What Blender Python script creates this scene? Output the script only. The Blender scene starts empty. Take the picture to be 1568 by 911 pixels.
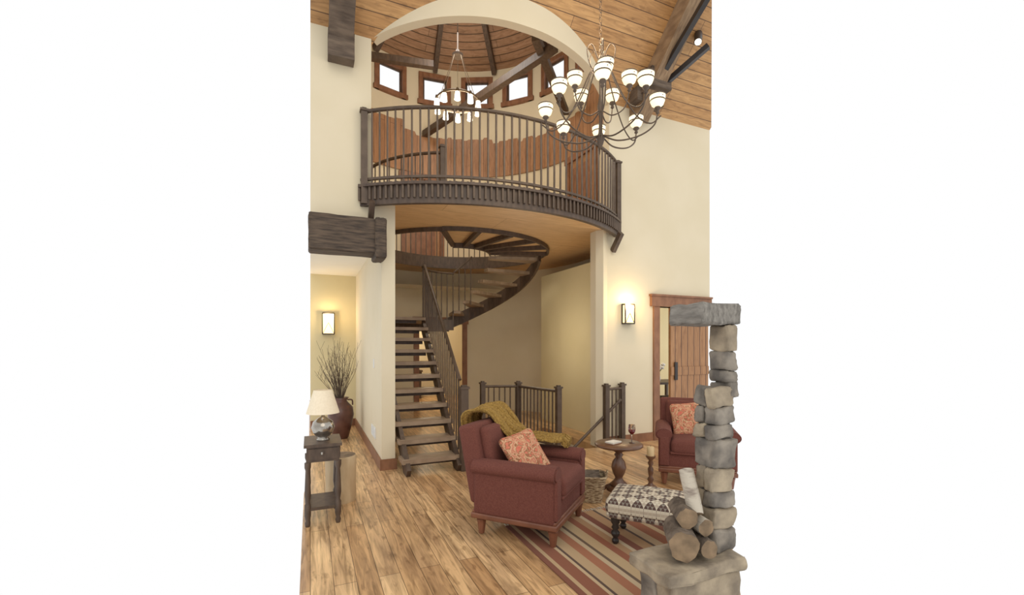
import bpy, math, random
from mathutils import Vector, Matrix
random.seed(4)
sc = bpy.context.scene
pi = math.pi
YAW = math.radians(24.23)
CS, SN = math.cos(YAW), math.sin(YAW)
def S(x, d):
    """tape-measure coords (right of / ahead of the tripod) -> room axes"""
    return (CS*x+SN*d, -SN*x+CS*d)
TC = (2.4, 7.7)          # tower centre
FW = 5.55                # front wall plane (y)
F2 = 3.30                # upper floor level
RT = 2.76                # upper tower radius
RL = 2.60                # lower tower radius
RO = 1.60                # stair opening radius
EAVE, PITCH = 5.15, 0.98

# ------------------------------------------------------------------ materials
MATS = {}
def base(name):
    m = bpy.data.materials.new(name); m.use_nodes = True
    nt = m.node_tree; b = nt.nodes['Principled BSDF']
    MATS[name] = m
    return m, nt, b
def rgba(c): return (c[0], c[1], c[2], 1)
def pm(name, c1, c2=None, scale=6, rough=.6, stretch=(1,1,1), bump=0, metallic=0, lo=.35, hi=.65, detail=6, coat=0):
    m, nt, b = base(name); N = nt.nodes; L = nt.links
    b.inputs['Roughness'].default_value = rough
    b.inputs['Metallic'].default_value = metallic
    b.inputs['Coat Weight'].default_value = coat
    if c2 is None: c2 = tuple(x*.85 for x in c1)
    tc = N.new('ShaderNodeTexCoord'); mp = N.new('ShaderNodeMapping')
    mp.inputs['Scale'].default_value = stretch
    nz = N.new('ShaderNodeTexNoise'); nz.inputs['Scale'].default_value = scale; nz.inputs['Detail'].default_value = detail
    rp = N.new('ShaderNodeValToRGB'); rp.color_ramp.elements[0].position = lo; rp.color_ramp.elements[1].position = hi
    rp.color_ramp.elements[0].color = rgba(c1); rp.color_ramp.elements[1].color = rgba(c2)
    L.new(tc.outputs['Object'], mp.inputs['Vector']); L.new(mp.outputs['Vector'], nz.inputs['Vector'])
    L.new(nz.outputs['Fac'], rp.inputs['Fac']); L.new(rp.outputs['Color'], b.inputs['Base Color'])
    if bump:
        bp = N.new('ShaderNodeBump'); bp.inputs['Strength'].default_value = bump; bp.inputs['Distance'].default_value = .02
        L.new(nz.outputs['Fac'], bp.inputs['Height']); L.new(bp.outputs['Normal'], b.inputs['Normal'])
    return m
def planks(name, along, across, width, length, c1, c2, mortar, rough=.45, patch=.5, polar=False, mort=.004, offs=.37, grey=0):
    m, nt, b = base(name); N = nt.nodes; L = nt.links
    b.inputs['Roughness'].default_value = rough
    tc = N.new('ShaderNodeTexCoord'); sx = N.new('ShaderNodeSeparateXYZ'); L.new(tc.outputs['Object'], sx.inputs[0])
    outs = {'X': sx.outputs[0], 'Y': sx.outputs[1], 'Z': sx.outputs[2]}
    if polar:
        def mth(op, a, bb):
            n = N.new('ShaderNodeMath'); n.operation = op
            for i, v in enumerate((a, bb)):
                if isinstance(v, (int, float)): n.inputs[i].default_value = v
                else: L.new(v, n.inputs[i])
            return n.outputs[0]
        dx = mth('SUBTRACT', sx.outputs[0], TC[0]); dy = mth('SUBTRACT', sx.outputs[1], TC[1])
        an = mth('MULTIPLY', mth('ARCTAN2', dx, dy), 2.7)
        outs['A'] = an
    cb = N.new('ShaderNodeCombineXYZ'); L.new(outs[along], cb.inputs[0]); L.new(outs[across], cb.inputs[1])
    br = N.new('ShaderNodeTexBrick'); br.offset = offs; br.offset_frequency = 2
    br.inputs['Scale'].default_value = 1; br.inputs['Brick Width'].default_value = length
    br.inputs['Row Height'].default_value = width; br.inputs['Mortar Size'].default_value = mort
    br.inputs['Mortar Smooth'].default_value = .3
    br.inputs['Color1'].default_value = rgba(c1); br.inputs['Color2'].default_value = rgba(c2); br.inputs['Mortar'].default_value = rgba(mortar)
    L.new(cb.outputs[0], br.inputs['Vector'])
    mp = N.new('ShaderNodeMapping'); mp.inputs['Scale'].default_value = (1.2, 14, 1)
    L.new(cb.outputs[0], mp.inputs['Vector'])
    nz = N.new('ShaderNodeTexNoise'); nz.inputs['Scale'].default_value = 2.2; nz.inputs['Detail'].default_value = 8; nz.inputs['Distortion'].default_value = 1.2
    L.new(mp.outputs[0], nz.inputs['Vector'])
    rp = N.new('ShaderNodeValToRGB'); rp.color_ramp.elements[0].position = .3; rp.color_ramp.elements[1].position = .62
    k = 1-patch; rp.color_ramp.elements[0].color = (k, k*.9, k*.8, 1); rp.color_ramp.elements[1].color = (1.08, 1.05, 1, 1)
    L.new(nz.outputs['Fac'], rp.inputs['Fac'])
    mx = N.new('ShaderNodeMixRGB'); mx.blend_type = 'MULTIPLY'; mx.inputs[0].default_value = 1
    L.new(br.outputs['Color'], mx.inputs[1]); L.new(rp.outputs['Color'], mx.inputs[2])
    # knots / worn stains
    mp2 = N.new('ShaderNodeMapping'); mp2.inputs['Scale'].default_value = (2.2, 6, 1); L.new(cb.outputs[0], mp2.inputs['Vector'])
    n2 = N.new('ShaderNodeTexNoise'); n2.inputs['Scale'].default_value = 3.1; n2.inputs['Detail'].default_value = 10
    L.new(mp2.outputs[0], n2.inputs['Vector'])
    r2 = N.new('ShaderNodeValToRGB'); r2.color_ramp.elements[0].position = .33; r2.color_ramp.elements[1].position = .42
    r2.color_ramp.elements[0].color = (.34, .26, .20, 1); r2.color_ramp.elements[1].color = (1, 1, 1, 1)
    L.new(n2.outputs['Fac'], r2.inputs['Fac'])
    m2 = N.new('ShaderNodeMixRGB'); m2.blend_type = 'MULTIPLY'; m2.inputs[0].default_value = patch
    L.new(mx.outputs[0], m2.inputs[1]); L.new(r2.outputs[0], m2.inputs[2])
    last = m2.outputs[0]
    if grey:   # weathered grey-brown drift from board to board
        mp3 = N.new('ShaderNodeMapping'); mp3.inputs['Scale'].default_value = (.55, 3.2, 1); L.new(cb.outputs[0], mp3.inputs['Vector'])
        n3 = N.new('ShaderNodeTexNoise'); n3.inputs['Scale'].default_value = 2.0; n3.inputs['Detail'].default_value = 3
        L.new(mp3.outputs[0], n3.inputs['Vector'])
        r3 = N.new('ShaderNodeValToRGB'); r3.color_ramp.elements[0].position = .42; r3.color_ramp.elements[1].position = .62
        r3.color_ramp.elements[0].color = (1, 1, 1, 1); r3.color_ramp.elements[1].color = (.72, .70, .72, 1)
        L.new(n3.outputs['Fac'], r3.inputs['Fac'])
        m3 = N.new('ShaderNodeMixRGB'); m3.blend_type = 'MULTIPLY'; m3.inputs[0].default_value = grey
        L.new(last, m3.inputs[1]); L.new(r3.outputs[0], m3.inputs[2]); last = m3.outputs[0]
    L.new(last, b.inputs['Base Color'])
    bp = N.new('ShaderNodeBump'); bp.inputs['Strength'].default_value = .25; bp.inputs['Distance'].default_value = .004
    inv = N.new('ShaderNodeMath'); inv.operation = 'SUBTRACT'; inv.inputs[0].default_value = 1
    L.new(br.outputs['Fac'], inv.inputs[1]); L.new(inv.outputs[0], bp.inputs['Height']); L.new(bp.outputs[0], b.inputs['Normal'])
    return m
def emit(name, col, st, basec=None):
    m, nt, b = base(name)
    b.inputs['Base Color'].default_value = rgba(basec or col)
    b.inputs['Emission Color'].default_value = rgba(col); b.inputs['Emission Strength'].default_value = st
    return m

WALL = pm('wall_plaster_cream', (.70,.615,.45), (.67,.585,.415), scale=1.6, rough=.85)
WALLY = pm('wall_plaster_yellow', (.69,.60,.37), (.66,.57,.34), scale=1.6, rough=.85)
WHITE = pm('ceiling_white', (.80,.75,.64), (.77,.72,.61), scale=2, rough=.8)
FLOOR = planks('floor_reclaimed_planks', 'Y', 'X', .135, 1.5, (.86,.60,.33), (.56,.33,.155), (.18,.10,.05), rough=.28, patch=.5, mort=.0025, grey=.9)
CEIL = planks('ceiling_fir_planks', 'X', 'Y', .105, 3.1, (.56,.335,.145), (.46,.255,.10), (.12,.06,.028), rough=.5, patch=.32, mort=.004)
BAND = planks('drum_fir_boards', 'Z', 'A', .13, 4, (.43,.235,.12), (.34,.175,.083), (.14,.065,.033), polar=True, patch=.3, mort=.006)
CONE = planks('cone_fir_boards', 'A', 'Z', .085, 3, (.37,.225,.14), (.29,.17,.10), (.08,.045,.025), polar=True, patch=.3, mort=.006)
SOFF = planks('soffit_ply', 'X', 'Y', 1.1, 2.4, (.64,.43,.225), (.60,.39,.195), (.36,.21,.10), patch=.15, mort=.004)
TIMB = pm('old_timber', (.07,.048,.034), (.16,.115,.08), scale=4, rough=.8, stretch=(1,1,6), bump=.5)
TIMBX = pm('old_timber_grain_x', (.042,.029,.021), (.12,.083,.055), scale=5, rough=.8, stretch=(1,8,8), bump=.6)
TIMBR = pm('rafter_timber', (.20,.125,.07), (.33,.22,.125), scale=5, rough=.75, stretch=(6,1,2), bump=.4)
DARK = pm('dark_stained_wood', (.060,.038,.025), (.10,.064,.042), scale=7, rough=.5, stretch=(3,3,1))
TREAD = pm('tread_wood', (.25,.175,.115), (.38,.275,.185), scale=5, rough=.4, stretch=(1,6,1))
IRON = pm('rail_iron_bronze', (.080,.053,.035), (.115,.078,.052), scale=9, rough=.5, metallic=.2)
TRIM = pm('trim_red_fir', (.20,.088,.043), (.28,.13,.065), scale=6, rough=.5, stretch=(2,2,1))
DOOR = planks('door_fir_planks', 'Z', 'X', .14, 5, (.40,.215,.10), (.32,.165,.075), (.08,.035,.02), patch=.25, mort=.008)
FAB = pm('maroon_upholstery', (.120,.034,.024), (.175,.056,.038), scale=160, rough=.95, bump=.25, detail=2)
CHW = pm('chair_wood', (.15,.055,.03), (.22,.085,.045), scale=8, rough=.35)
BLK = pm('black_turned_wood', (.02,.016,.015), (.035,.028,.025), rough=.3)
SOLT = pm('side_table_wood', (.10,.045,.024), (.17,.08,.04), scale=7, rough=.3)
MUST = pm('mustard_knit', (.38,.23,.055), (.25,.145,.03), scale=70, rough=.95, bump=.8, detail=2)
STONE = pm('field_stone', (.30,.26,.21), (.12,.105,.09), scale=9, rough=.9, bump=1)
STONE2 = pm('field_stone_tan', (.42,.34,.235), (.20,.16,.115), scale=8, rough=.9, bump=1)
MORT = pm('stone_mortar', (.09,.08,.068), (.06,.053,.045), scale=20, rough=1, bump=.5)
MANT = pm('mantel_weathered', (.30,.275,.24), (.16,.145,.125), scale=7, rough=.85, stretch=(8,1,4), bump=.9)
BARK = pm('bark', (.075,.055,.040), (.20,.155,.115), scale=16, rough=.95, bump=1)
BARKW = pm('birch_bark', (.52,.46,.37), (.26,.21,.17), scale=12, rough=.9, bump=.5, stretch=(1,1,4), lo=.5, hi=.7)
LOGE = pm('log_end', (.28,.19,.11), (.14,.095,.055), scale=13, rough=.85)
BIRCH = pm('stump_wood', (.60,.46,.28), (.48,.34,.19), scale=6, rough=.7, stretch=(2,2,.6))
SILV = pm('mercury_glass', (.50,.47,.42), (.30,.27,.23), scale=14, rough=.18, metallic=.9)
LINEN = pm('lamp_linen', (.85,.74,.56), (.80,.69,.51), scale=60, rough=.9)
CLAY = pm('vase_clay', (.075,.030,.022), (.12,.05,.035), scale=8, rough=.35)
TWIG = pm('twigs', (.11,.075,.055), rough=.9)
WICK = pm('wicker', (.50,.38,.23), (.22,.14,.075), scale=26, rough=.9, stretch=(1,1,3), bump=1, detail=1)
WAX = pm('candle_wax', (.62,.45,.24), (.56,.40,.2), rough=.5)
PAPER = pm('paper', (.75,.70,.60), rough=.8)
PLAS = pm('switch_plastic', (.75,.75,.72), rough=.5)
RED = pm('red_wine', (.25,.01,.015), rough=.1)
GREEN = pm('leaf', (.12,.2,.06), rough=.7)
SHADE = emit('alabaster_glow', (1,.84,.54), 1.0, (.85,.74,.54))
BULB = emit('frosted_bulb_glow', (1,.90,.72), 3.0)
SCON = emit('mica_glow', (1,.74,.34), 1.8)
g, nt, b = base('clear_glass'); b.inputs['Transmission Weight'].default_value = 1; b.inputs['Roughness'].default_value = .02; b.inputs['Base Color'].default_value = (1,1,1,1)
GLASS = g
# floral pillow
FLOR, nt, b = base('floral_fabric')
N = nt.nodes; L = nt.links
tc = N.new('ShaderNodeTexCoord'); vo = N.new('ShaderNodeTexVoronoi'); vo.inputs['Scale'].default_value = 22
nz = N.new('ShaderNodeTexNoise'); nz.inputs['Scale'].default_value = 12
mxx = N.new('ShaderNodeMixRGB'); mxx.inputs[0].default_value = .12
L.new(tc.outputs['Object'], mxx.inputs[1]); L.new(tc.outputs['Object'], nz.inputs['Vector']); L.new(nz.outputs['Color'], mxx.inputs[2]); L.new(mxx.outputs[0], vo.inputs['Vector'])
rp = N.new('ShaderNodeValToRGB'); cr = rp.color_ramp; cr.elements[0].position = 0; cr.elements[0].color = (.50,.08,.05,1)
cr.elements[1].position = .85; cr.elements[1].color = (.58,.32,.17,1)
for p, c in ((.25,(.62,.20,.12,1)), (.42,(.24,.10,.04,1)), (.56,(.66,.40,.23,1)), (.70,(.48,.15,.09,1))):
    e = cr.elements.new(p); e.color = c
L.new(vo.outputs['Distance'], rp.inputs['Fac']); L.new(rp.outputs['Color'], b.inputs['Base Color']); b.inputs['Roughness'].default_value = .9
# rug
RUG, nt, b = base('striped_kilim_rug'); N = nt.nodes; L = nt.links
tc = N.new('ShaderNodeTexCoord'); sx = N.new('ShaderNodeSeparateXYZ'); L.new(tc.outputs['Object'], sx.inputs[0])
mr = N.new('ShaderNodeMapRange'); mr.inputs[1].default_value = 1.45; mr.inputs[2].default_value = 2.75; L.new(sx.outputs[0], mr.inputs[0])
rp = N.new('ShaderNodeValToRGB'); rp.color_ramp.interpolation = 'CONSTANT'; cr = rp.color_ramp
st = [(0,(.20,.075,.045)),(.045,(.45,.31,.17)),(.07,(.24,.09,.05)),(.14,(.50,.37,.22)),(.16,(.10,.06,.045)),(.175,(.46,.32,.18)),(.24,(.36,.15,.08)),(.30,(.52,.40,.25)),(.33,(.14,.09,.06)),(.35,(.50,.36,.2)),
      (.42,(.30,.11,.06)),(.47,(.42,.25,.13)),(.52,(.55,.43,.28)),(.55,(.22,.08,.05)),(.60,(.44,.27,.14)),(.67,(.12,.08,.06)),(.69,(.52,.38,.23)),(.75,(.33,.13,.07)),(.83,(.5,.37,.22)),(.87,(.2,.08,.05)),(.93,(.46,.3,.17))]
cr.elements[0].color = rgba(st[0][1]); cr.elements[1].position = .999; cr.elements[1].color = rgba((.2,.08,.05))
for p, c in st[1:]:
    e = cr.elements.new(p); e.color = rgba(c)
L.new(mr.outputs[0], rp.inputs['Fac']); L.new(rp.outputs['Color'], b.inputs['Base Color']); b.inputs['Roughness'].default_value = .95
# kilim ottoman: diamond lattice
KIL, nt, b = base('kilim_diamonds'); N = nt.nodes; L = nt.links
tc = N.new('ShaderNodeTexCoord'); mp = N.new('ShaderNodeMapping'); mp.inputs['Rotation'].default_value = (0,0,pi/4); mp.inputs['Scale'].default_value = (16,16,16)
L.new(tc.outputs['Object'], mp.inputs['Vector'])
ck = N.new('ShaderNodeTexChecker'); ck.inputs['Scale'].default_value = 1; ck.inputs['Color1'].default_value = (.62,.55,.42,1); ck.inputs['Color2'].default_value = (.06,.05,.05,1)
ck2 = N.new('ShaderNodeTexChecker'); ck2.inputs['Scale'].default_value = 3; ck2.inputs['Color1'].default_value = (.62,.55,.42,1); ck2.inputs['Color2'].default_value = (.17,.07,.04,1)
L.new(mp.outputs[0], ck.inputs['Vector']); L.new(mp.outputs[0], ck2.inputs['Vector'])
mx = N.new('ShaderNodeMixRGB'); mx.inputs[0].default_value = .35; L.new(ck.outputs[0], mx.inputs[1]); L.new(ck2.outputs[0], mx.inputs[2])
L.new(mx.outputs[0], b.inputs['Base Color']); b.inputs['Roughness'].default_value = .95

# ------------------------------------------------------------------ mesh builder
class MB:
    def __init__(s): s.v=[]; s.f=[]; s.m=[]; s.sm=[]; s.mats=[]; s.M=Matrix.Identity(4)
    def mi(s, mat):
        if mat not in s.mats: s.mats.append(mat)
        return s.mats.index(mat)
    def add(s, vs, fs, mat, smooth=False):
        o = len(s.v); k = s.mi(mat)
        s.v += [tuple(s.M @ Vector(p)) for p in vs]
        for f in fs:
            s.f.append([i+o for i in f]); s.m.append(k); s.sm.append(smooth)
    def box(s, x0,x1,y0,y1,z0,z1, mat):
        vs = [(x,y,z) for z in (z0,z1) for y in (y0,y1) for x in (x0,x1)]
        s.add(vs, [(0,2,3,1),(4,5,7,6),(0,1,5,4),(2,6,7,3),(0,4,6,2),(1,3,7,5)], mat)
    def lathe(s, prof, c, mat, n=20, smooth=True, caps=True):
        vs=[]; fs=[]
        for r,z in prof:
            for i in range(n):
                a=2*pi*i/n; vs.append((c[0]+r*math.cos(a), c[1]+r*math.sin(a), c[2]+z))
        for j in range(len(prof)-1):
            for i in range(n):
                fs.append((j*n+i, j*n+(i+1)%n, (j+1)*n+(i+1)%n, (j+1)*n+i))
        s.add(vs, fs, mat, smooth)
        if caps:
            k=(len(prof)-1)*n
            s.add(vs[:n], [tuple(range(n))[::-1]], mat); s.add(vs[k:], [tuple(range(n))], mat)
    def tube(s, pts, w, h=None, mat=None, n=8, smooth=True, up=(0,0,1), taper=None, caps=True):
        h = w if h is None else h
        pts=[Vector(p) for p in pts]; vs=[]; fs=[]; a0 = pi/4 if n==4 else 0
        kf = math.sqrt(2) if n==4 else 1
        for i,p in enumerate(pts):
            t=(pts[min(i+1,len(pts)-1)]-pts[max(i-1,0)]).normalized()
            U=Vector(up)
            if abs(t.dot(U))>.97: U=Vector((0,1,0)) if abs(t.y)<.9 else Vector((1,0,0))
            sd=t.cross(U).normalized(); uu=sd.cross(t)
            k = 1 if taper is None else 1+(taper-1)*i/(len(pts)-1)
            for j in range(n):
                a=a0+2*pi*j/n
                vs.append(tuple(p+sd*math.cos(a)*w*kf*k+uu*math.sin(a)*h*kf*k))
        for i in range(len(pts)-1):
            for j in range(n):
                fs.append((i*n+j, i*n+(j+1)%n, (i+1)*n+(j+1)%n, (i+1)*n+j))
        s.add(vs, fs, mat, smooth and n>4)
        if caps:
            s.add(vs[:n], [tuple(range(n))[::-1]], mat); s.add(vs[-n:], [tuple(range(n))], mat)
    def beam(s, p0, p1, w, h, mat): s.tube([p0,p1], w/2, h/2, mat, n=4)
    def rbox(s, c, size, r, mat, M=None, puff=0, dome=0, jit=0, seed=0, lump=0):
        hs=[x/2 for x in size]; rnd=random.Random(seed)
        ph=[rnd.uniform(0,6) for _ in range(6)]
        def vals(h):
            i=h-r; o=[-h,-(i+.414*r),-i]
            k=4
            for q in range(1,k): o.append(-i+2*i*q/k)
            return o+[i,i+.414*r,h]
        V=[vals(h) for h in hs]; vs=[]; fs=[]
        cache={}
        def pt(p):
            key=tuple(round(x,5) for x in p)
            if key in cache: return cache[key]
            q=[max(-(h-r),min(h-r,x)) for x,h in zip(p,hs)]
            d=Vector([a-b for a,b in zip(p,q)]); d.normalize()
            o=Vector(q)+d*r
            if puff:
                e=max(abs(o.x/hs[0]),abs(o.y/hs[1])); e2=abs(o.x/hs[0])**2*abs(o.y/hs[1])**2
                o.z*= (1-puff*e**3)
                o.x*=1+.06*e2; o.y*=1+.06*e2
            if dome:
                o.z+= dome*(1-(o.x/hs[0])**2)*(1-(o.y/hs[1])**2)*(1 if o.z>0 else 0)
            if lump:   # low-frequency irregularity for broken stone
                o=Vector((o.x+lump*math.sin(38*o.y+ph[0])*math.cos(31*o.z+ph[1]), o.y+lump*math.sin(35*o.z+ph[2])*math.cos(30*o.x+ph[3]), o.z+.8*lump*math.sin(33*o.x+ph[4])*math.cos(36*o.y+ph[5])))
            if jit: o+=Vector([rnd.uniform(-jit,jit) for _ in range(3)])
            if M: o=M@o
            o+=Vector(c); vs.append(tuple(o)); cache[key]=len(vs)-1
            return cache[key]
        for ax in range(3):
            a,b2=[(1,2),(2,0),(0,1)][ax]
            for sg in (-1,1):
                for i in range(len(V[a])-1):
                    for j in range(len(V[b2])-1):
                        q=[]
                        for (ii,jj) in ((i,j),(i+1,j),(i+1,j+1),(i,j+1)):
                            p=[0,0,0]; p[ax]=sg*hs[ax]; p[a]=V[a][ii]; p[b2]=V[b2][jj]; q.append(pt(p))
                        fs.append(q if sg>0 else q[::-1])
        s.add(vs, fs, mat, True)
    def arc(s, R0,R1,a0,a1,z0,z1, mat, n=64, c=TC, clip=True):
        """solid ring sector, degrees; z0,z1 may be functions of angle"""
        vs=[]; fs=[]
        fz=lambda z,a: z(a) if callable(z) else z
        for i in range(n+1):
            a=math.radians(a0+(a1-a0)*i/n)
            for R,z in ((R0,z0),(R1,z0),(R1,z1),(R0,z1)):
                x=c[0]+R*math.cos(a)
                if clip: x=max(.03,x)
                vs.append((x, c[1]+R*math.sin(a), fz(z,a)))
        for i in range(n):
            for j in range(4):
                fs.append((i*4+j, i*4+(j+1)%4, (i+1)*4+(j+1)%4, (i+1)*4+j))
        fs.append((0,3,2,1)); k=n*4; fs.append((k,k+1,k+2,k+3))
        s.add(vs, fs, mat)
    def obj(s, name, loc=(0,0,0), rz=0, mods=None):
        me=bpy.data.meshes.new(name); me.from_pydata(s.v,[],s.f); me.update()
        for m in s.mats: me.materials.append(m)
        me.polygons.foreach_set('material_index', s.m); me.polygons.foreach_set('use_smooth', s.sm); me.update()
        o=bpy.data.objects.new(name, me); sc.collection.objects.link(o)
        o.location=loc; o.rotation_euler=(0,0,rz)
        return o
def quad(name, pts, mat):
    m=MB(); m.add(pts,[tuple(range(len(pts)))],mat); return m.obj(name)
def polar(R, deg, z): 
    a=math.radians(deg); return (TC[0]+R*math.cos(a), TC[1]+R*math.sin(a), z)
def light(name, loc, e, col=(1,.85,.62), r=.1, kind='POINT'):
    l=bpy.data.lights.new(name,kind); l.energy=e; l.color=col; l.shadow_soft_size=r
    o=bpy.data.objects.new(name,l); o.location=loc; sc.collection.objects.link(o); return o

# ------------------------------------------------------------------ floors
m=MB()
T=-.12
def slab(pts):
    n=len(pts); vs=[(x,y,0) for x,y in pts]+[(x,y,T) for x,y in pts]
    m.add(vs,[tuple(range(n)),tuple(range(2*n-1,n-1,-1))]+[(i,i+n,(i+1)%n+n,(i+1)%n) for i in range(n)],FLOOR)
slab([(-.06,1.6),(2.05,1.6),(6.18,5.5),(-.03,5.5),(-.06,5.0)])
slab([(-.02,5.5),(3.22,5.5),(3.22,13.5),(-.02,13.5)])
slab([(3.22,7.2),(3.9,7.2),(3.9,13.5),(3.22,13.5)])
slab([(3.9,5.5),(6.17,5.5),(8.9,8.0),(8.9,8.15),(5.3,13.5),(3.9,13.5)])
m.obj('floor')
# stairwell going down
m=MB()
m.box(3.17,3.22,5.45,7.2,-1.8,-.121,WALL); m.box(3.9,3.95,5.45,7.2,-1.8,-.121,WALL)
m.box(3.17,3.95,7.2,7.25,-1.8,-.121,WALL); m.box(3.17,3.95,5.40,5.45,-1.8,-.121,WALL); m.box(3.17,3.95,5.4,7.25,-1.85,-1.8,TREAD)
m.obj('stairwell_wall')
m=MB()
for i in range(7): m.box(3.23,3.89,5.52+.24*i,5.78+.24*i if i<6 else 7.18,-.22-.2*i,-.17-.2*i,TREAD)
m.obj('basement_stairs')

# ------------------------------------------------------------------ front wall (with tower opening)
m=MB(); y0,y1=FW,FW+.14
m.box(0,.66,y0,y1,2.8,EAVE+.1,WALL); m.box(.66,.78,y0,y1,2.8,3.2,WALL)
m.box(.78,.94,y0,9.9,0,3.2,WALL)     # pier running back, between hall and tower
m.obj('wall_left')
m=MB()
m.box(3.86,5.02,y0,y1,0,3.2,WALL); m.box(4.10,5.02,y0,y1,3.2,EAVE+.1,WALL); m.box(5.02,6.17,y0,y1,2.12,EAVE+.1,WALL)
m.obj('wall_right')
# hall
m=MB(); m.box(0,.78,8.9,9.0,0,2.8,WALLY); m.obj('wall_hall_back')
m=MB(); m.box(0,.78,5.69,8.9,2.8,2.86,WHITE); m.obj('ceiling_hall')
# lower tower wall with doorway
D0,D1=69,94
m=MB()
m.arc(RL,RL+.12,-56,D0,0,3.2,WALL,n=90); m.arc(RL,RL+.12,D1,124,0,3.2,WALL,n=16); m.arc(RL,RL+.12,D0,D1,2.0,3.2,WALL,n=12)
m.obj('wall_tower_lower')
m=MB()
for d in (D0,D1):
    a=math.radians(d); m.M=Matrix.Translation(polar(RL-.01,d,0))@Matrix.Rotation(a,4,'Z')
    m.box(-.03,.15,-.06,.06,0,2.0,TRIM)
m.M=Matrix.Identity(4); m.arc(RL-.05,RL+.16,D0-2,D1+2,2.0,2.16,TRIM,n=10)
m.obj('trim_tower_doorway')
# room behind tower
m=MB(); m.box(.9,5.2,13.2,13.3,0,2.8,WALL); m.box(.84,.94,9.9,13.2,0,2.8,WALL); m.box(5.1,5.2,9.4,13.2,0,2.8,WALL); m.obj('wall_back_room')
quad('ceiling_back_room',[(.9,9.6,2.8),(5.2,9.6,2.8),(5.2,13.3,2.8),(.9,13.3,2.8)],WHITE)
light('back_room_lamp',(2.6,12,2.3),60)
m=MB(); m.box(2.25,2.75,13.14,13.2,1.1,1.7,BLK); m.box(2.31,2.69,13.12,13.141,1.16,1.64,SILV); m.obj('framed_picture')
m=MB()
m.box(2.0,2.9,12.6,13.0,.75,.8,DARK)
for x in (2.04,2.82):
    for y in (12.64,12.92): m.box(x,x+.05,y,y+.05,0,.75,DARK)
m.box(2.02,2.88,12.62,12.98,.62,.75,DARK)
m.obj('console_table')
m=MB(); m.lathe([(.07,0),(.09,.05),(.05,.2),(.015,.3)],(2.35,12.8,.8),CLAY); m.lathe([(.16,.3),(.10,.52)],(2.35,12.8,.8),SHADE,caps=False); m.obj('buffet_lamp')

# ------------------------------------------------------------------ second floor slab + balcony
m=MB()
m.arc(RO,2.80,-130,-50,3.2,F2,SOFF,n=50)
m.arc(RO,RT+.1,-50,230,3.2,F2,SOFF,n=120)
m.arc(.60,RO,-115,-18,3.2,F2,SOFF,n=30)
m.obj('floor_upper')
HB=math.degrees(math.acos(2.15/2.84))
m=MB()
m.arc(2.80,2.86,-90-HB,-90+HB,3.14,F2+.05,DARK,n=60)
m.arc(2.77,2.90,-90-HB,-90+HB,F2+.05,F2+.08,DARK,n=60)
m.arc(RO-.03,RO,-18,245,3.14,F2+.06,DARK,n=90)
m.arc(RO-.01,RO+.03,-115,-18,3.14,3.2,DARK,n=40)
m.arc(.56,.60,-115,-18,3.12,F2+.06,DARK,n=30)
for d in (-115,-96,-77,-58,-39,-19):
    a=polar(.6,d,3.165); b=polar(RO,d,3.165); m.beam(a,b,.06,.07,DARK)
for d in (-90-HB+2,-90+HB-2):   # knee brackets
    p=polar(2.8,d,3.14); m.beam((p[0],FW-.02,2.92),(p[0],FW-.22,3.15),.06,.08,DARK)
m.obj('trim_balcony_fascia')

def railing(mb, path, hgt, step=.115, top=.028, bal=.008, bottom=None, zoff=0):
    P=[Vector(p) for p in path]
    mb.tube([p+Vector((0,0,hgt)) for p in P], top, top*.75, IRON, n=8)
    if bottom: mb.tube([p+Vector((0,0,bottom)) for p in P], top*.6, top*.5, IRON, n=4)
    acc=step*.5
    for a,b in zip(P[:-1],P[1:]):
        dxy=(b-a).xy.length
        while acc<=dxy:
            q=a.lerp(b,acc/dxy)
            mb.tube([q+Vector((0,0,zoff)),q+Vector((0,0,hgt))], bal, bal, IRON, n=4)
            acc+=step
        acc-=dxy
def post(mb,x,y,z0,z1,w=.045):
    mb.box(x-w,x+w,y-w,y+w,z0,z1,IRON); mb.box(x-w-.012,x+w+.012,y-w-.012,y+w+.012,z1,z1+.025,IRON)
    mb.box(x-w*.7,x+w*.7,y-w*.7,y+w*.7,z1+.025,z1+.045,IRON)
m=MB()
arcpts=[polar(2.84,-90-HB+2*HB*i/60,F2+.08) for i in range(61)]
railing(m,arcpts,.87,step=.098,bal=.0095,top=.028,bottom=.07,zoff=-.09)
for i in range(0,61): # square blocks where balusters meet the fascia
    p=polar(2.875,-90-HB+2*HB*i/60,0); m.box(p[0]-.012,p[0]+.012,p[1]-.012,p[1]+.012,3.20,F2+.09,IRON)
post(m,arcpts[0][0]+.03,FW-.05,3.16,4.24,.035); post(m,arcpts[-1][0]-.03,FW-.05,3.16,4.24,.035)
m.obj('balcony_railing')
m=MB()
railing(m,[polar(RO+.02,245-(245+12)*i/90,F2) for i in range(91)],.95,step=.115,bal=.008,bottom=.08)
p=polar(RO+.02,245,0); post(m,p[0],p[1],F2,4.32,.035); p=polar(RO+.02,-12,0); post(m,p[0],p[1],F2,4.40,.035)
m.obj('opening_railing')

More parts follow.
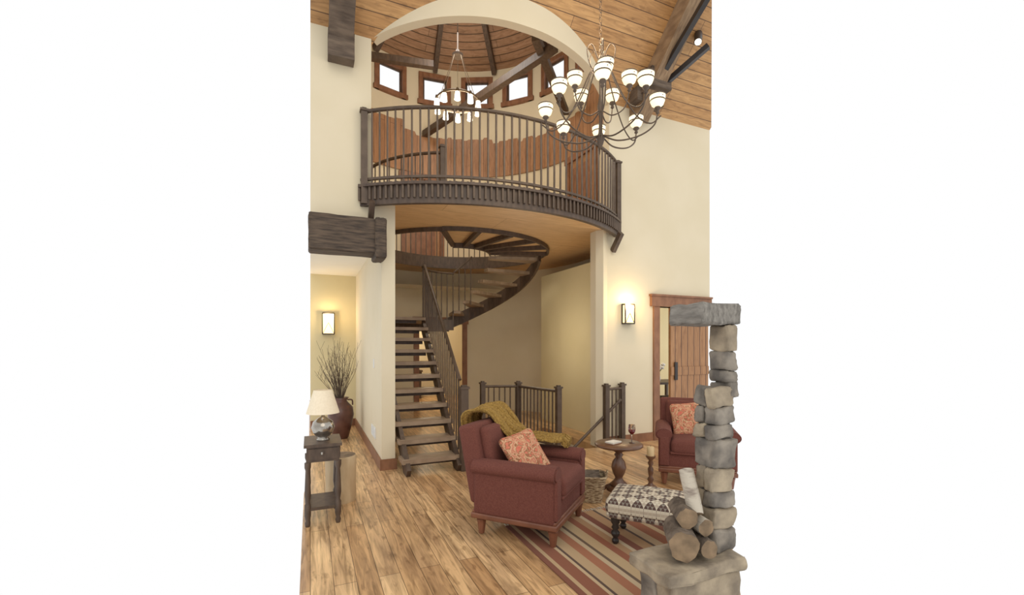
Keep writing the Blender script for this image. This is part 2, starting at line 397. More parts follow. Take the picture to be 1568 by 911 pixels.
# ------------------------------------------------------------------ upper tower
wins=[127,106,84,63,42,21,0,-21,148]
WZ0,WZ1,WA=7.25,7.82,6.0
m=MB()
av=set([-51,231]); 
for w in wins: av|={w-WA,w+WA}
for i in range(-51,232,3): av.add(i)
av=sorted(av); zz=[F2,5.3,WZ0,WZ1,8.3]
def U(R,d,z):
    p=polar(R,d,z); return (max(.03,p[0]),p[1],z)
for i in range(len(av)-1):
    mid=(av[i]+av[i+1])/2
    for j in range(4):
        if j==2 and any(abs(mid-w)<WA for w in wins): continue
        m.add([U(RT,av[i],zz[j]),U(RT,av[i+1],zz[j]),U(RT,av[i+1],zz[j+1]),U(RT,av[i],zz[j+1])],[(0,1,2,3)],WALL)
m.obj('wall_tower_upper')
# near half of the drum, carried over the room
m=MB()
zb=lambda a: EAVE+.27*max(0,min(1,(FW-(TC[1]+RT*math.sin(a)))/.6))**.8
m.arc(RT-.12,RT,-129,-51,zb,8.3,WALL,n=60)
m.obj('wall_drum_front')
m=MB()
rb=random.Random(11); hts=[rb.uniform(-.05,.05) for _ in range(400)]
def ztop(a):
    d=math.degrees(a)%360
    return 6.33+ (.0 if d<55 else .10 if d<100 else .30) + .03*math.sin(d*.13)+hts[int(d/2.6)]
m.arc(RT-.05,RT-.01,-50,230,5.52,ztop,BAND,n=420)
m.obj('trim_drum_boards')
m=MB()
for d in wins:
    a=math.radians(d); m.M=Matrix.Translation(polar(RT*math.cos(math.radians(WA)),d,0))@Matrix.Rotation(a,4,'Z')
    hw=RT*math.sin(math.radians(WA))
    if polar(RT,d,0)[0]<.3: continue
    m.box(-.05,.02,-hw-.09,-hw+.01,WZ0-.09,WZ1+.09,TRIM); m.box(-.05,.02,hw-.01,hw+.09,WZ0-.09,WZ1+.09,TRIM)
    m.box(-.05,.02,-hw,hw,WZ1-.01,WZ1+.09,TRIM); m.box(-.07,.02,-hw-.12,hw+.12,WZ0-.09,WZ0+.01,TRIM)
    for s in (-1,1): m.box(0.02,.05,min(s*hw,s*(hw-.05)),max(s*hw,s*(hw-.05)),WZ0,WZ1,DARK)
    m.box(0.02,.05,-hw,hw,WZ0,WZ0+.05,DARK); m.box(0.02,.05,-hw,hw,WZ1-.05,WZ1,DARK)
m.M=Matrix.Identity(4); m.obj('window_1')
# cone roof
m=MB(); n=72; ap=(TC[0],TC[1],9.75)
for i in range(n):
    a,b=360*i/n,360*(i+1)/n
    m.add([U(RT+.1,a,8.02),U(RT+.1,b,8.02),ap],[(0,1,2)],CONE)
m.obj('ceiling_drum')
m=MB()
for k in range(12):
    d=84+30*k; 
    m.beam((TC[0]+.1*math.cos(math.radians(d)),TC[1]+.1*math.sin(math.radians(d)),9.58),polar(RT-.05,d,7.98),.10,.16,DARK)
m.lathe([(.14,9.42),(.16,9.7)],(TC[0],TC[1],0),DARK)
m.obj('drum_rafters')
def P3(x,d,z): a=S(x,d); return (a[0],a[1],z)
m=MB()
m.beam(P3(-3.0,8.2,6.85),P3(-1.5,8.55,6.85),.12,.12,DARK)
m.beam(P3(-2.05,10.5,6.45),P3(.72,7.42,6.45),.13,.13,DARK)
m.beam(P3(.38,7.25,6.5),P3(1.15,9.6,6.5),.13,.13,DARK)
m.obj('drum_tie_beams')
# doors of the upper hall
def updoor(name,d,w,top,R=RT):
    a=math.radians(d); m=MB(); m.M=Matrix.Translation(polar(R-.08,d,0))@Matrix.Rotation(a-pi/2,4,'Z')
    m.box(-w/2,w/2,0,.05,F2+.005,top,DOOR)
    for x in (-w/2-.1,w/2): m.box(x,x+.1,-.03,.07,F2+.005,top,TRIM)
    m.box(-w/2-.16,w/2+.16,-.05,.08,top,top+.13,TRIM)
    m.box(-w/2+.12,w/2-.12,-.012,0,F2+1.15,top-.15,TRIM); m.box(-w/2+.12,w/2-.12,-.012,0,F2+.2,F2+.95,TRIM)
    m.lathe([(.03,0),(.03,.06)],(w/2-.07,-.03,F2+1),BLK)
    return m.obj(name)
updoor('door_1',90,.8,5.36); updoor('door_2',2,.85,5.38)

# ------------------------------------------------------------------ main ceiling
m=MB(); us=[0]+[.67+ (4.13-.67)*i/40 for i in range(41)]+[6.17]
def ve(u):
    return FW+.05 if abs(u-2.4)>=1.725 else TC[1]-math.sqrt(RT**2-(u-2.4)**2)+.0
VN=3.0
def rz(v): return EAVE+PITCH*(FW-v)
for a,b in zip(us[:-1],us[1:]):
    def pt(u,v): return (u,v,rz(v))
    # right side of the shell ends along a diagonal
    def vn(u): return max(VN, (u-.05)/1.11)
    ea,eb=ve(a),ve(b)
    if b==us[1]: ea=eb=FW+.05
    if a==us[-2]: ea=eb=FW+.05
    m.add([pt(a,vn(a)),pt(b,vn(b)),pt(b,eb),pt(a,ea)],[(0,1,2,3)],CEIL)
m.obj('ceiling')
m=MB()
m.beam((.32,FW-.03,rz(FW)-.10),(.32,3.6,rz(3.6)-.10),.26,.30,TIMB)
m.beam((.32,FW-.01,4.9),(.32,FW-.16,4.9),.28,.3,TIMB)
m.obj('rafter')
m=MB()
m.beam((4.60,FW-.03,rz(FW)-.15),(4.60,4.20,rz(4.20)-.15),.24,.28,TIMBR)
m.beam((4.38,FW-.22,5.22),(4.88,FW-.22,5.22),.18,.20,TIMB)
m.box(4.44,4.80,5.0,5.3,5.22,5.50,TIMB)
m.obj('rafter')
m=MB()
m.beam((4.62,4.98,5.42),P3(2.44,5.6,5.85),.07,.07,BLK); m.beam((4.70,5.1,5.30),P3(2.74,6.25,5.68),.07,.07,BLK)
m.obj('truss_strut')
m=MB()
p=(5.03,4.72,5.93)
m.tube([p,(p[0]-.06,p[1]-.05,p[2]-.16)],.055,.055,BLK,n=14)
m.tube([(p[0],p[1],p[2]-.02),(p[0],p[1],rz(p[1])-.01)],.012,.012,BLK)
m.tube([(p[0]-.055,p[1]-.048,p[2]-.15),(p[0]-.062,p[1]-.052,p[2]-.165)],.045,.045,BULB,n=14)
m.obj('ceiling_spotlight')

# lintel timber over hall
m=MB()
m.rbox((.36,FW-.10,2.75),(.76,.30,.40),.02,TIMBX,jit=.005)
m.rbox((.735,FW-.11,2.73),(.13,.35,.46),.02,TIMBX,jit=.005)
m.obj('trim_hall_lintel')
# baseboards
m=MB(); m.box(.76,.78,FW,8.9,0,.13,TRIM); m.box(.76,.96,FW-.02,FW,0,.13,TRIM); m.obj('baseboard_left')
m=MB(); m.box(4.0,4.94,FW-.02,FW,0,.13,TRIM); m.obj('baseboard_right')
m=MB(); m.box(0,.76,8.88,8.9,0,.13,TRIM); m.obj('baseboard_hall')
m=MB(); m.box(.772,.78,6.2,6.28,1.2,1.32,PLAS); m.box(.768,.772,6.23,6.25,1.24,1.28,PLAS); m.obj('light_switch')
m=MB(); m.box(.768,.78,6.05,6.45,.28,.42,PLAS)
for i in range(7): m.box(.764,.768,6.07,6.43,.295+.017*i,.303+.017*i,PLAS)
m.obj('air_vent')

# ------------------------------------------------------------------ office door right
m=MB(); m.box(4.94,5.06,FW-.03,FW+.16,0,2.12,TRIM); m.box(4.88,6.17,FW-.05,FW+.16,2.12,2.28,TRIM); m.box(4.86,6.17,FW-.07,FW+.16,2.28,2.31,TRIM)
m.obj('trim_office_door')
m=MB(); m.box(5.50,6.36,FW+.2,FW+.25,0.02,2.2,DOOR)
for z in (.05,1.0,2.02): m.box(5.50,6.36,FW+.185,FW+.2,z,z+.14,DOOR)
m.box(5.57,5.63,FW+.17,FW+.185,.92,1.22,BLK); m.obj('door_3')
m=MB(); m.box(4.3,4.4,5.69,8.0,0,2.9,WALLY); m.box(4.3,8.85,8.0,8.1,0,2.9,WALLY); m.obj('wall_office')
quad('ceiling_office',[(4.3,5.6,2.9),(6.2,5.69,2.9),(8.85,8.1,2.9),(4.3,8.1,2.9)],WHITE)
light('office_lamp',(5.9,7.0,2.4),28)
m=MB(); m.M=Matrix.Translation((6.55,7.2,0))
m.box(-.45,.6,-.3,.4,.72,.76,DARK)
for x in (-.43,.53):
    for y in (-.28,.33): m.box(x,x+.05,y,y+.05,0,.72,DARK)
m.obj('desk')
m=MB(); m.M=Matrix.Translation((6.42,6.65,0))
m.rbox((0,0,.48),(.42,.42,.08),.03,BLK); m.rbox((-.0,-.2,.74),(.40,.06,.42),.025,BLK)
m.lathe([(.025,.1),(.025,.45)],(0,0,0),BLK)
for k in range(5):
    a=2*pi*k/5; m.beam((0,0,.12),(.26*math.cos(a),.26*math.sin(a),.06),.04,.03,BLK); m.lathe([(.028,0),(.028,.05)],(.26*math.cos(a),.26*math.sin(a),0.0),BLK,n=10)
m.obj('office_chair')
m=MB(); c=(6.38,7.02,.76)
m.lathe([(.04,0),(.055,.08),(.035,.18),(.04,.2)],c,PLAS)
for k in range(14):
    a=random.uniform(0,2*pi); r=random.uniform(.03,.13); e=(c[0]+r*math.cos(a),c[1]+r*math.sin(a),c[2]+.2+random.uniform(.05,.18))
    m.tube([(c[0],c[1],c[2]+.15),e],.004,.004,GREEN,n=5); m.rbox(e,(.06,.06,.05),.02,PLAS)
m.obj('flower_vase')

# ------------------------------------------------------------------ the stair
m=MB(); rise=.18
def inner(v): return 1.68+.14*max(0,min(1,(v-5.2)/2.6))
for k in range(11):
    v0=5.18+.24*k; v1=v0+.275
    m.box(.96,inner(v0),v0,v1,rise*(k+1)-.05,rise*(k+1),TREAD)
zl=rise*11
def sector(R0,R1,a0,a1,z0,z1,mat,n=6): m.arc(R0,R1,a0,a1,z0,z1,mat,n=n)
sector(.60,1.43,80,178,zl-.05,zl,TREAD,n=20)
NT=6; da=98/NT
for i in range(NT):
    a1=80-da*i; sector(.58,1.46,a1-da+3.5,a1,zl+.19*(i+1)-.055,zl+.19*(i+1),TREAD,n=5)
# stringers
m.beam((1.62,5.15,.0),(1.78,7.72,zl-.12),.05,.20,DARK); m.beam((1.02,5.15,.0),(1.02,7.72,zl-.12),.05,.20,DARK)
for k in range(11):
    v=5.25+.24*k; z=rise*(k+1)-.05
    m.box(1.0,1.66,v+.05,v+.11,z-.05,z,DARK)
m.tube([polar(1.42,178-98*i/24,zl-.09) for i in range(25)],.022,.10,DARK,n=4)
m.tube([polar(.61,178-98*i/24,zl-.09) for i in range(25)],.022,.10,DARK,n=4)
m.tube([polar(1.48,82-100*i/24,zl-.04+1.2*i/24) for i in range(25)],.022,.12,DARK,n=4)
# rail on inner side
path=[(inner(5.25+.24*k)-.02,5.25+.24*k,rise*(k+1)) for k in range(11)]
path+=[polar(.61,176-96*i/16,zl) for i in range(17)]
path+=[polar(.61,80-34*i/8,zl+.02+.30*i/8) for i in range(9)]
railing(m,path,.90,step=.115,bal=.008,top=.025)
post(m,1.68,5.14,0,.98,.045)
m.obj('spiral_staircase')

# ------------------------------------------------------------------ stairwell railings
m=MB()
A=(3.16,5.44); B=(2.98,6.38); C=(2.45,6.56)
def flatrail(a,b,h=.86):
    P=[(a[0],a[1],0),(b[0],b[1],0)]
    railing(m,P,h,step=.085,bal=.008,bottom=.09,zoff=.09)
for q in (A,B,C): post(m,q[0],q[1],0,.90,.035)
flatrail(A,B); flatrail(B,C)
m.obj('stairwell_railing')
m=MB()
A=(3.94,5.40); B=(4.28,5.47)
for q in (A,B): post(m,q[0],q[1],0,.90,.035)
flatrail(A,B)
m.tube([(4.20,5.40,.70),(3.28,5.50,-.10)],.022,.022,IRON,n=8)
m.obj('stairwell_railing')

# ------------------------------------------------------------------ sconces
def sconce(name,x,y,z,w,h,e):
    m=MB(); m.M=Matrix.Translation((x,y,z))
    m.box(-w/2+.01,w/2-.01,-.09,-.02,-h/2+.012,h/2-.012,SCON)
    m.box(-w/2,w/2,-.02,-.002,-h/2,h/2,BLK)
    for s in (-1,1): m.box(s*w/2-.008,s*w/2+.008,-.10,-.085,-h/2,h/2,BLK)
    for s in (-1,1): m.box(-w/2,w/2,-.10,-.002,s*h/2-.010,s*h/2+.010,BLK)
    m.beam((-w/2,-.095,-h/2),(0,-.095,h*.05),.006,.006,BLK); m.beam((w/2,-.095,-h/2),(0,-.095,h*.05),.006,.006,BLK)
    m.obj(name); light(name+'_bulb',(x,y-.17,z+.14),e,(1,.72,.38),.05)
a=S(1.76,6.85); sconce('wall_sconce',a[0],FW,1.98,.17,.29,12)
sconce('wall_sconce',.30,8.9,1.90,.20,.38,8)

# ------------------------------------------------------------------ chandeliers
def curve(pts,n=8):
    P=[Vector(p) for p in pts]; P=[P[0]*2-P[1]]+P+[P[-1]*2-P[-2]]; o=[]
    for i in range(1,len(P)-2):
        for j in range(n):
            t=j/n; a,b,c,d=P[i-1:i+3]
            o.append(.5*((2*b)+(c-a)*t+(2*a-5*b+4*c-d)*t*t+(3*b-a-3*c+d)*t**3))
    o.append(P[-2]); return o
cx,cy=S(.79,4.0)
m=MB(); m.M=Matrix.Translation((cx,cy,-.07))
m.lathe([(.012,3.34),(.025,3.37),(.038,3.42),(.018,3.47),(.013,3.6),(.028,3.7),(.012,3.8),(.012,4.05),(.032,4.1),(.012,4.16)],(0,0,0),IRON,n=12)
def shade(r,a,z):
    x,y=r*math.cos(a),r*math.sin(a)
    m.lathe([(.008,-.06),(.018,-.048),(.010,-.03),(.030,-.012),(.026,0)],(x,y,z),IRON,n=10)
    m.lathe([(.022,0),(.050,.02),(.064,.055),(.068,.10)],(x,y,z),SHADE,n=16,caps=False)
    m.lathe([(.0655,.050),(.0675,.060)],(x,y,z),IRON,n=16,caps=False)
    m.lathe([(.0705,.094),(.0705,.104)],(x,y,z),IRON,n=16,caps=False)
    m.tube([(x-.068,y,z+.055),(x,y-.068,z+.08),(x+.068,y,z+.055)],.003,.003,IRON,n=4)
for k in range(8):
    a=2*pi*k/8+.2; ca,sa=math.cos(a),math.sin(a)
    f=lambda r,z:(r*ca,r*sa,z)
    m.tube(curve([f(.02,3.44),f(.16,3.39),f(.34,3.42),f(.46,3.50),f(.49,3.60)]),.007,.007,IRON,n=6)
    m.tube(curve([f(.02,4.08),f(.09,4.02),f(.19,3.80),f(.31,3.60),f(.43,3.52),f(.52,3.58)]),.006,.006,IRON,n=6)
    shade(.49,a,3.655)
for k in range(5):
    a=2*pi*k/5+.5; ca,sa=math.cos(a),math.sin(a)
    f=lambda r,z:(r*ca,r*sa,z)
    m.tube(curve([f(.02,3.66),f(.11,3.61),f(.21,3.66),f(.25,3.80)]),.006,.006,IRON,n=6)
    m.tube(curve([f(.02,4.12),f(.08,4.24),f(.13,4.20),f(.11,4.08),f(.05,3.98)]),.005,.005,IRON,n=6)
    shade(.25,a,3.85)
ztc=rz(cy)+.07; z=4.16; k=0
while z<ztc-.03:
    o=.5*(k%2)*pi; dx,dy=math.cos(o)*.012,math.sin(o)*.012
    m.tube([(-dx,-dy,z+.01),(-dx*1.2,-dy*1.2,z+.03),(0,0,z+.055),(dx*1.2,dy*1.2,z+.03),(dx,dy,z+.01),(0,0,z-.008),(-dx,-dy,z+.01)],.003,.003,IRON,n=5)
    z+=.048; k+=1
m.lathe([(.02,ztc-.08),(.07,ztc-.03),(.07,ztc)],(0,0,0),IRON,n=16)
m.obj('chandelier')
light('chandelier_glow',(cx,cy,4.2),36,(1,.82,.56),.25)
BRZ = pm('brushed_bronze', (.22,.17,.12), (.30,.24,.17), scale=9, rough=.35, metallic=.6)
m=MB(); m.M=Matrix.Translation((TC[0],TC[1],0)); zr=5.86
m.tube([(.38*math.cos(2*pi*i/40),.38*math.sin(2*pi*i/40),zr) for i in range(41)],.008,.02,BRZ,n=8)
m.lathe([(.05,6.7),(.03,6.78),(.012,6.8),(.010,9.42)],(0,0,0),IRON,n=8)
m.lathe([(.10,6.66),(.10,6.70)],(0,0,0),IRON,n=12)
for k in range(10):
    a=2*pi*k/10; x,y=.38*math.cos(a),.38*math.sin(a)
    if k%2==0: m.tube([(x,y,zr),(x*.2,y*.2,6.7)],.005,.005,BRZ,n=6)
    m.lathe([(.02,.03),(.028,.0),(.028,-.04)],(x,y,zr),BRZ,n=10)
    m.lathe([(.038,-.04),(.052,-.17)],(x,y,zr),BULB,n=12)
m.obj('chandelier')
light('drum_chandelier_glow',(TC[0],TC[1],5.5),100,(1,.90,.74),.35)
light('drum_upper_glow',(TC[0],TC[1],7.1),80,(1,.96,.90),.5)

# ------------------------------------------------------------------ armchairs
KZ=.91
def armchair(name,pos,rz_):
    m=MB(); m.M=Matrix.Diagonal((1,1,KZ,1))
    for x in (-.29,.31):
        for y in (-.33,.33):
            m.lathe([(.022,0),(.026,.02),(.036,.10),(.042,.125),(.03,.14)],(x,y,0),CHW,n=8,smooth=False)
    m.rbox((0,0,.165),(.72,.78,.05),.012,CHW); m.rbox((0,0,.20),(.70,.76,.03),.01,CHW)
    m.rbox((0,0,.30),(.68,.74,.22),.03,FAB)
    for s in (-1,1):
        m.rbox((.0,s*.325,.39),(.68,.13,.42),.03,FAB)
        pts=[(-.34,s*.335,.585),(-.33,s*.335,.585),(.325,s*.335,.585),(.345,s*.335,.585)]
        m.tube(pts,.088,.068,FAB,n=20)
        m.tube([(.343,s*.335,.585),(.356,s*.335,.585)],.072,.054,FAB,n=20)
        m.rbox((.345,s*.33,.39),(.03,.10,.34),.012,FAB)
    m.rbox((.10,0,.45),(.56,.53,.17),.05,FAB,dome=.02)
    m.rbox((.10,0,.375),(.54,.54,.03),.012,FAB)
    M=Matrix.Rotation(-.18,3,'Y')
    m.rbox((-.36,0,.60),(.16,.74,.68),.035,FAB,M=M)
    m.rbox((-.27,0,.70),(.10,.60,.44),.045,FAB,M=M)
    return m.obj(name,(pos[0],pos[1],0.009),rz_)
c1=S(.16,3.75)
H1=math.radians(-24.6)-YAW
armchair('armchair',c1,H1)
def local(pos,h,p):
    v=Matrix.Rotation(h,3,'Z')@Vector(p); return (pos[0]+v.x,pos[1]+v.y,v.z)
def pillow(name,pos,h,p,rot,size=(.38,.38,.13)):
    m=MB(); m.rbox((0,0,0),size,.045,FLOR,puff=.6)
    o=m.obj(name); o.location=local(pos,h,p)
    o.rotation_euler=(Matrix.Rotation(h,3,'Z')@rot).to_euler()
    return o
R=Matrix.Rotation(math.radians(-22),3,'Z')@Matrix.Rotation(math.radians(56),3,'Y')@Matrix.Rotation(math.radians(8),3,'Z')
pillow('throw_pillow',c1,H1,(-.02,-.07,.60),R)
# throw
m=MB(); P=[(-.53,.02,.62),(-.54,.03,.74),(-.53,.03,.86),(-.48,.04,.915),(-.39,.06,.905),(-.31,.10,.82),(-.23,.16,.72),(-.13,.23,.655),(.0,.30,.65),(.10,.33,.645),(.17,.34,.63)]
Wd=[.30,.32,.34,.36,.36,.34,.30,.26,.22,.19,.16]
PP=curve(P,4); vs=[];fs=[];n=30
for i,p in enumerate(PP):
    w=Wd[min(i//4,len(Wd)-1)]; t=(PP[min(i+1,len(PP)-1)]-PP[max(i-1,0)]).normalized()
    sd=Vector((0,1,0)); sd=(sd-t*sd.dot(t)).normalized(); nn=sd.cross(t)
    if nn.z<0 and i>12: nn=-nn
    if i<=12: nn=Vector((-1,0,.3)).normalized() if nn.dot(Vector((-1,0,1)))<0 else nn
    for j in range(n):
        q=j/(n-1)-.5
        f=.016*math.sin(q*38+i*.14)+.010*math.sin(q*15+i*.35)+.032
        vs.append(tuple(p+sd*w*(q+.06*math.sin(i*.5))+nn*f))
for i in range(len(PP)-1):
    for j in range(n-1): fs.append((i*n+j,i*n+j+1,(i+1)*n+j+1,(i+1)*n+j))
m.add(vs,fs,MUST,True)
for j in range(n):   # fringe
    a=Vector(vs[(len(PP)-1)*n+j]); m.tube([a,a+Vector((.04,0,-.03))],.004,.004,MUST,n=4)
o=m.obj('throw_blanket',(c1[0],c1[1],0),H1); md=o.modifiers.new('s','SOLIDIFY'); md.thickness=.015
c2=S(2.06,5.05); H2=math.radians(-108)-YAW
armchair('armchair',c2,H2)
R=Matrix.Rotation(math.radians(62),3,'Y')@Matrix.Rotation(math.radians(8),3,'Z')
pillow('throw_pillow',c2,H2,(-.05,-.05,.66),R)

# ------------------------------------------------------------------ rug
m=MB()
pts=[(1.47,1.70),(1.58,1.70),(1.58,2.0),(2.38,2.0),(3.55,3.10),(3.55,3.40),(1.47,3.40)]
n=len(pts); m.add([(x,y,.001) for x,y in pts]+[(x,y,.008) for x,y in pts],[tuple(range(n))[::-1],tuple(range(n,2*n))]+[(i,(i+1)%n,(i+1)%n+n,i+n) for i in range(n)],RUG)
for i in range(90):
    x=1.48+2.05*i/89; m.tube([(x,3.40,.006),(x+random.uniform(-.01,.01),3.45,.004)],.003,.002,PAPER,n=4)
m.obj('rug')

# ------------------------------------------------------------------ ottoman
m=MB()
m.rbox((0,0,.285),(.66,.44,.13),.045,KIL,dome=.03)
m.rbox((0,0,.225),(.64,.42,.05),.02,KIL)
for x in (-.26,.26):
    for y in (-.155,.155):
        m.lathe([(.016,0),(.026,.012),(.026,.03),(.016,.045),(.030,.065),(.034,.085),(.018,.105),(.03,.12),(.02,.14),(.034,.16),(.036,.215)],(x,y,0),BLK,n=14)
a=S(1.08,3.41); m.obj('ottoman',(a[0],a[1],.009),H1)

# ------------------------------------------------------------------ side table etc.
a=S(1.06,4.45)
m=MB(); m.M=Matrix.Diagonal((1,1,.95,1))
m.lathe([(.0,.525),(.22,.525),(.235,.535),(.235,.55),(.225,.56),(0,.56)],(0,0,0),SOLT,n=36,caps=False)
m.lathe([(.05,.10),(.09,.13),(.05,.17),(.035,.20),(.06,.25),(.075,.31),(.06,.37),(.03,.41),(.045,.44),(.03,.46),(.09,.50),(.11,.525)],(0,0,0),SOLT,n=20)
for k in range(3):
    an=2*pi*k/3+.4; f=lambda r,z:(r*math.cos(an),r*math.sin(an),z)
    m.tube(curve([f(.03,.12),f(.10,.11),f(.17,.05),f(.21,.02)]),.028,.02,SOLT,n=8,taper=.7)
m.lathe([(.12,.07),(.12,.10),(.08,.12)],(0,0,0),SOLT,n=20)
m.obj('side_table',(a[0],a[1],0))
zt=.5325
m=MB(); b2=S(1.19,4.45); m.lathe([(.032,0),(.030,.003),(.004,.006),(.0035,.075),(.012,.085),(.032,.11),(.036,.14),(.030,.18)],(0,0,0),GLASS,n=20,caps=False)
m.lathe([(.0,.088),(.011,.089),(.029,.11),(.033,.135),(0,.135)],(0,0,0),RED,n=20,caps=False); m.obj('wine_glass',(b2[0],b2[1],zt))
m=MB(); m.box(-.07,.07,-.05,.05,0,.008,TRIM); m.box(-.068,.068,-.048,.05,.008,.018,PAPER); m.box(-.07,.07,-.05,.05,.018,.022,PAPER)
b2=S(1.0,4.42); m.obj('book',(b2[0],b2[1],zt),.3)
a=S(1.46,4.72)
m=MB()
m.lathe([(.06,0),(.065,.015),(.03,.035),(.02,.06),(.035,.09),(.018,.12),(.026,.16),(.03,.20),(.016,.23),(.03,.26),(.018,.29),(.05,.325),(.052,.34)],(0,0,0),SOLT,n=18)
m.lathe([(.038,.34),(.038,.43),(.03,.435)],(0,0,0),WAX,n=18); m.tube([(0,0,.43),(.003,0,.45)],.002,.002,BLK,n=5)
m.obj('candlestick',(a[0],a[1],0))
# basket
m=MB(); m.M=Matrix.Diagonal((.85,.85,.82,1))
def rring(w,d,z,n=28):
    o=[]
    for i in range(n):
        t=2*pi*i/n; c_,s_=math.cos(t),math.sin(t)
        o.append((w*math.copysign(abs(c_)**.45,c_),d*math.copysign(abs(s_)**.45,s_),z))
    return o
rows=[rring(.15+.0022*k+(.004 if k%2 else 0),.12+.002*k+(.004 if k%2 else 0),.0+.0125*k) for k in range(25)]
vs=sum(rows,[]); n=28
m.add(vs,[(j*n+i,j*n+(i+1)%n,(j+1)*n+(i+1)%n,(j+1)*n+i) for j in range(24) for i in range(n)],WICK,True)
m.add(rows[0],[tuple(range(n))[::-1]],WICK); m.add([(x*.93,y*.93,.2) for x,y,z in rows[0]],[tuple(range(n))],BARK)
m.tube(rows[-1]+[rows[-1][0]],.014,.014,WICK,n=8)
for k in range(6):
    y=-.09+.035*k; m.tube([(-.13,y,.25+.02*(k%3)),(.13,y+.01,.28+.02*(k%2))],.03,.03,BARK,n=9)
    m.tube([(.13,y+.01,.28+.02*(k%2)),(.132,y+.01,.28+.02*(k%2))],.028,.028,LOGE,n=9)
for s in (-1,1): m.tube(curve([(s*.20,-.05,.28),(s*.215,-.03,.34),(s*.215,.03,.34),(s*.20,.05,.28)]),.009,.009,WICK,n=6)
a=S(.74,4.36); m.obj('log_basket',(a[0],a[1],0),H1+.3)

# ------------------------------------------------------------------ left end: table, lamp, stump, vase
m=MB()
m.box(-.05,.245,4.04,4.46,.655,.68,DARK); m.box(-.03,.225,4.06,4.44,.53,.655,DARK)
m.box(-.015,.21,4.052,4.06,.55,.64,DARK); m.lathe([(.012,0),(.012,.02)],(.09,4.04,.595),SILV,n=10)
m.box(.225,.232,4.08,4.42,.55,.64,DARK)
m.box(-.03,.225,4.06,4.44,.13,.155,DARK)
for x in (-.02,.215):
    for y in (4.07,4.43):
        m.lathe([(.016,0),(.023,.03),(.016,.05),(.025,.09),(.025,.18),(.016,.2),(.025,.26),(.02,.40),(.016,.46),(.025,.49),(.025,.53)],(x,y,0),DARK,n=10)
m.obj('end_table')
m=MB()
m.lathe([(.05,0),(.055,.01),(.04,.02),(.075,.06),(.095,.11),(.08,.16),(.035,.195),(.015,.205),(.012,.24)],(0,0,0),SILV,n=24)
m.lathe([(.135,.235),(.075,.435)],(0,0,0),LINEN,n=30,caps=False); m.lathe([(.009,.23),(.009,.42)],(0,0,0),SILV,n=8)
m.lathe([(.02,.28),(.028,.31),(.015,.35)],(0,0,0),SHADE,n=12)
m.obj('table_lamp',(.10,4.22,.68))
m=MB(); pr=[(.135,0),(.142,.03),(.138,.15),(.14,.3),(.144,.42),(.135,.44)]
m.lathe(pr,(0,0,0),BIRCH,n=22); m.lathe([(.134,.441),(.01,.443)],(0,0,0),LOGE,n=22); m.obj('stump_stool',(.27,4.64,0))
m=MB()
m.lathe([(.10,0),(.12,.02),(.17,.22),(.20,.38),(.185,.50),(.11,.58),(.09,.61),(.125,.66),(.115,.66),(.08,.61)],(0,0,0),CLAY,n=28)
for s in (-1,1): m.tube(curve([(s*.10,0,.62),(s*.17,0,.61),(s*.18,0,.53)]),.012,.012,CLAY,n=8)
rr=random.Random(9)
for k in range(52):
    a=rr.uniform(0,2*pi); sp=rr.uniform(.05,.38); h=rr.uniform(.45,1.05)
    x,y=sp*math.cos(a)-.08,sp*math.sin(a)*.8
    pts=[(0,0,.55),(x*.35,y*.35,.55+h*.35),(x*.75+rr.uniform(-.03,.03),y*.75,.55+h*.7),(x*1.1,y*1.1,.55+h)]
    pc=curve(pts,4); m.tube(pc,.004,.004,TWIG,n=4,taper=.3)
    for q in (5,8,10):
        p=pc[q]; m.tube([p,p+Vector((rr.uniform(-.09,.07),rr.uniform(-.07,.07),rr.uniform(.08,.2)))],.0022,.0022,TWIG,n=3)
m.obj('branch_vase',(.45,7.75,0))

# ------------------------------------------------------------------ fireplace end (camera-right)
m=MB()
def stones(x0,x1,y0,y1,z0,z1,seed,wmin=.12,wmax=.26,hmin=.06,hmax=.17):
    rr=random.Random(seed); z=z0
    m.box(x0+.025,x1-.02,y0+.022,y1-.022,z0,z1-.01,MORT)
    while z<z1-.03:
        h=rr.uniform(hmin,hmax)
        if z1-z-h<.05: h=z1-z
        y=y0
        while y<y1-.02:
            w=rr.uniform(wmin,wmax)
            if y1-y-w<.06: w=y1-y
            o=rr.uniform(-.012,.012)
            M=Matrix.Rotation(rr.uniform(-.10,.10),3,'X')@Matrix.Rotation(rr.uniform(-.06,.06),3,'Z')
            m.rbox(((x0+x1)/2+o,y+w/2,z+h/2),(x1-x0,w,h),.016,rr.choice([STONE,STONE2,STONE,STONE2]),M=M,jit=.0025,seed=rr.randint(0,999),lump=.008)
            y+=w
        z+=h
stones(1.985,2.15,1.755,1.905,.37,1.27,5,.06,.11)
stones(2.11,2.19,1.765,1.90,1.20,1.615,7,.10,.2)
stones(1.64,2.12,1.70,1.95,0,.30,8,.10,.2)
m.rbox((1.86,1.825,.335),(.54,.31,.07),.015,STONE2,jit=.003,seed=4,lump=.006)
m.rbox((2.06,1.89,1.675),(.29,.25,.115),.015,MANT,jit=.004,seed=2,lump=.006)
m.obj('stone_fireplace')
m=MB(); rl=random.Random(21)
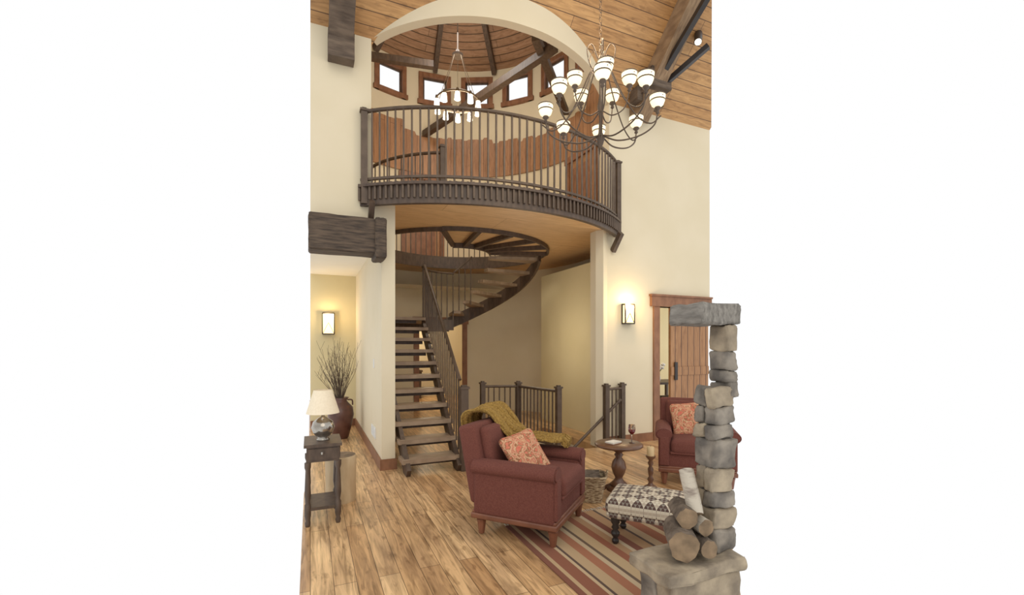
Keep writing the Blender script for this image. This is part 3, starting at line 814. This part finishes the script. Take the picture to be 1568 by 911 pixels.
def log(p0,p1,r,bark=BARK):
    """split/round log with uneven bark outline"""
    p0=Vector(p0);p1=Vector(p1); d=(p1-p0).normalized(); sd=d.cross(Vector((0,0,1))).normalized(); uu=sd.cross(d); n=18
    rad=[r*rl.uniform(.88,1.08) for _ in range(n)]; vs=[]
    for i in range(7):
        c=p0.lerp(p1,i/6)
        for j in range(n):
            a=2*pi*j/n; q=rad[j]*rl.uniform(.96,1.04); vs.append(tuple(c+sd*math.cos(a)*q+uu*math.sin(a)*q))
    m.add(vs,[(i*n+j,i*n+(j+1)%n,(i+1)*n+(j+1)%n,(i+1)*n+j) for i in range(6) for j in range(n)],bark,True)
    m.add(vs[:n],[tuple(range(n))[::-1]],LOGE); m.add(vs[-n:],[tuple(range(n))],LOGE)
z=.378
log((1.74,1.725,z+.09),(1.88,1.92,z+.09),.078); log((1.89,1.70,z+.06),(1.93,1.86,z+.06),.05)
log((1.80,1.76,z+.215),(1.90,1.93,z+.215),.055); log((1.90,1.73,z+.16),(1.93,1.88,z+.165),.045,BARKW)
log((1.875,1.78,z+.22),(1.93,1.90,z+.42),.040,BARKW)
m.obj('firewood_stack')

# ------------------------------------------------------------------ light, world, camera
w=bpy.data.worlds.new('World'); sc.world=w; w.use_nodes=True
w.node_tree.nodes['Background'].inputs[0].default_value=(1,1,1,1); w.node_tree.nodes['Background'].inputs[1].default_value=1.0
l=bpy.data.lights.new('sun','SUN'); l.energy=.6; l.angle=math.radians(40); l.color=(1,.93,.80)
o=bpy.data.objects.new('sun',l); sc.collection.objects.link(o); o.rotation_euler=(math.radians(55),0,math.radians(-5))
light('tower_stair_glow',(TC[0]+.9,TC[1]-.9,1.7),22,(1,.88,.68),.4)
sc.view_settings.view_transform='Standard'
cam=bpy.data.cameras.new('camera'); co=bpy.data.objects.new('camera',cam); sc.collection.objects.link(co)
co.location=(0,0,1.5); co.rotation_euler=(pi/2,0,-YAW)
cam.sensor_width=36; cam.lens=15.75; cam.shift_y=75/1600; cam.clip_start=.05
sc.camera=co
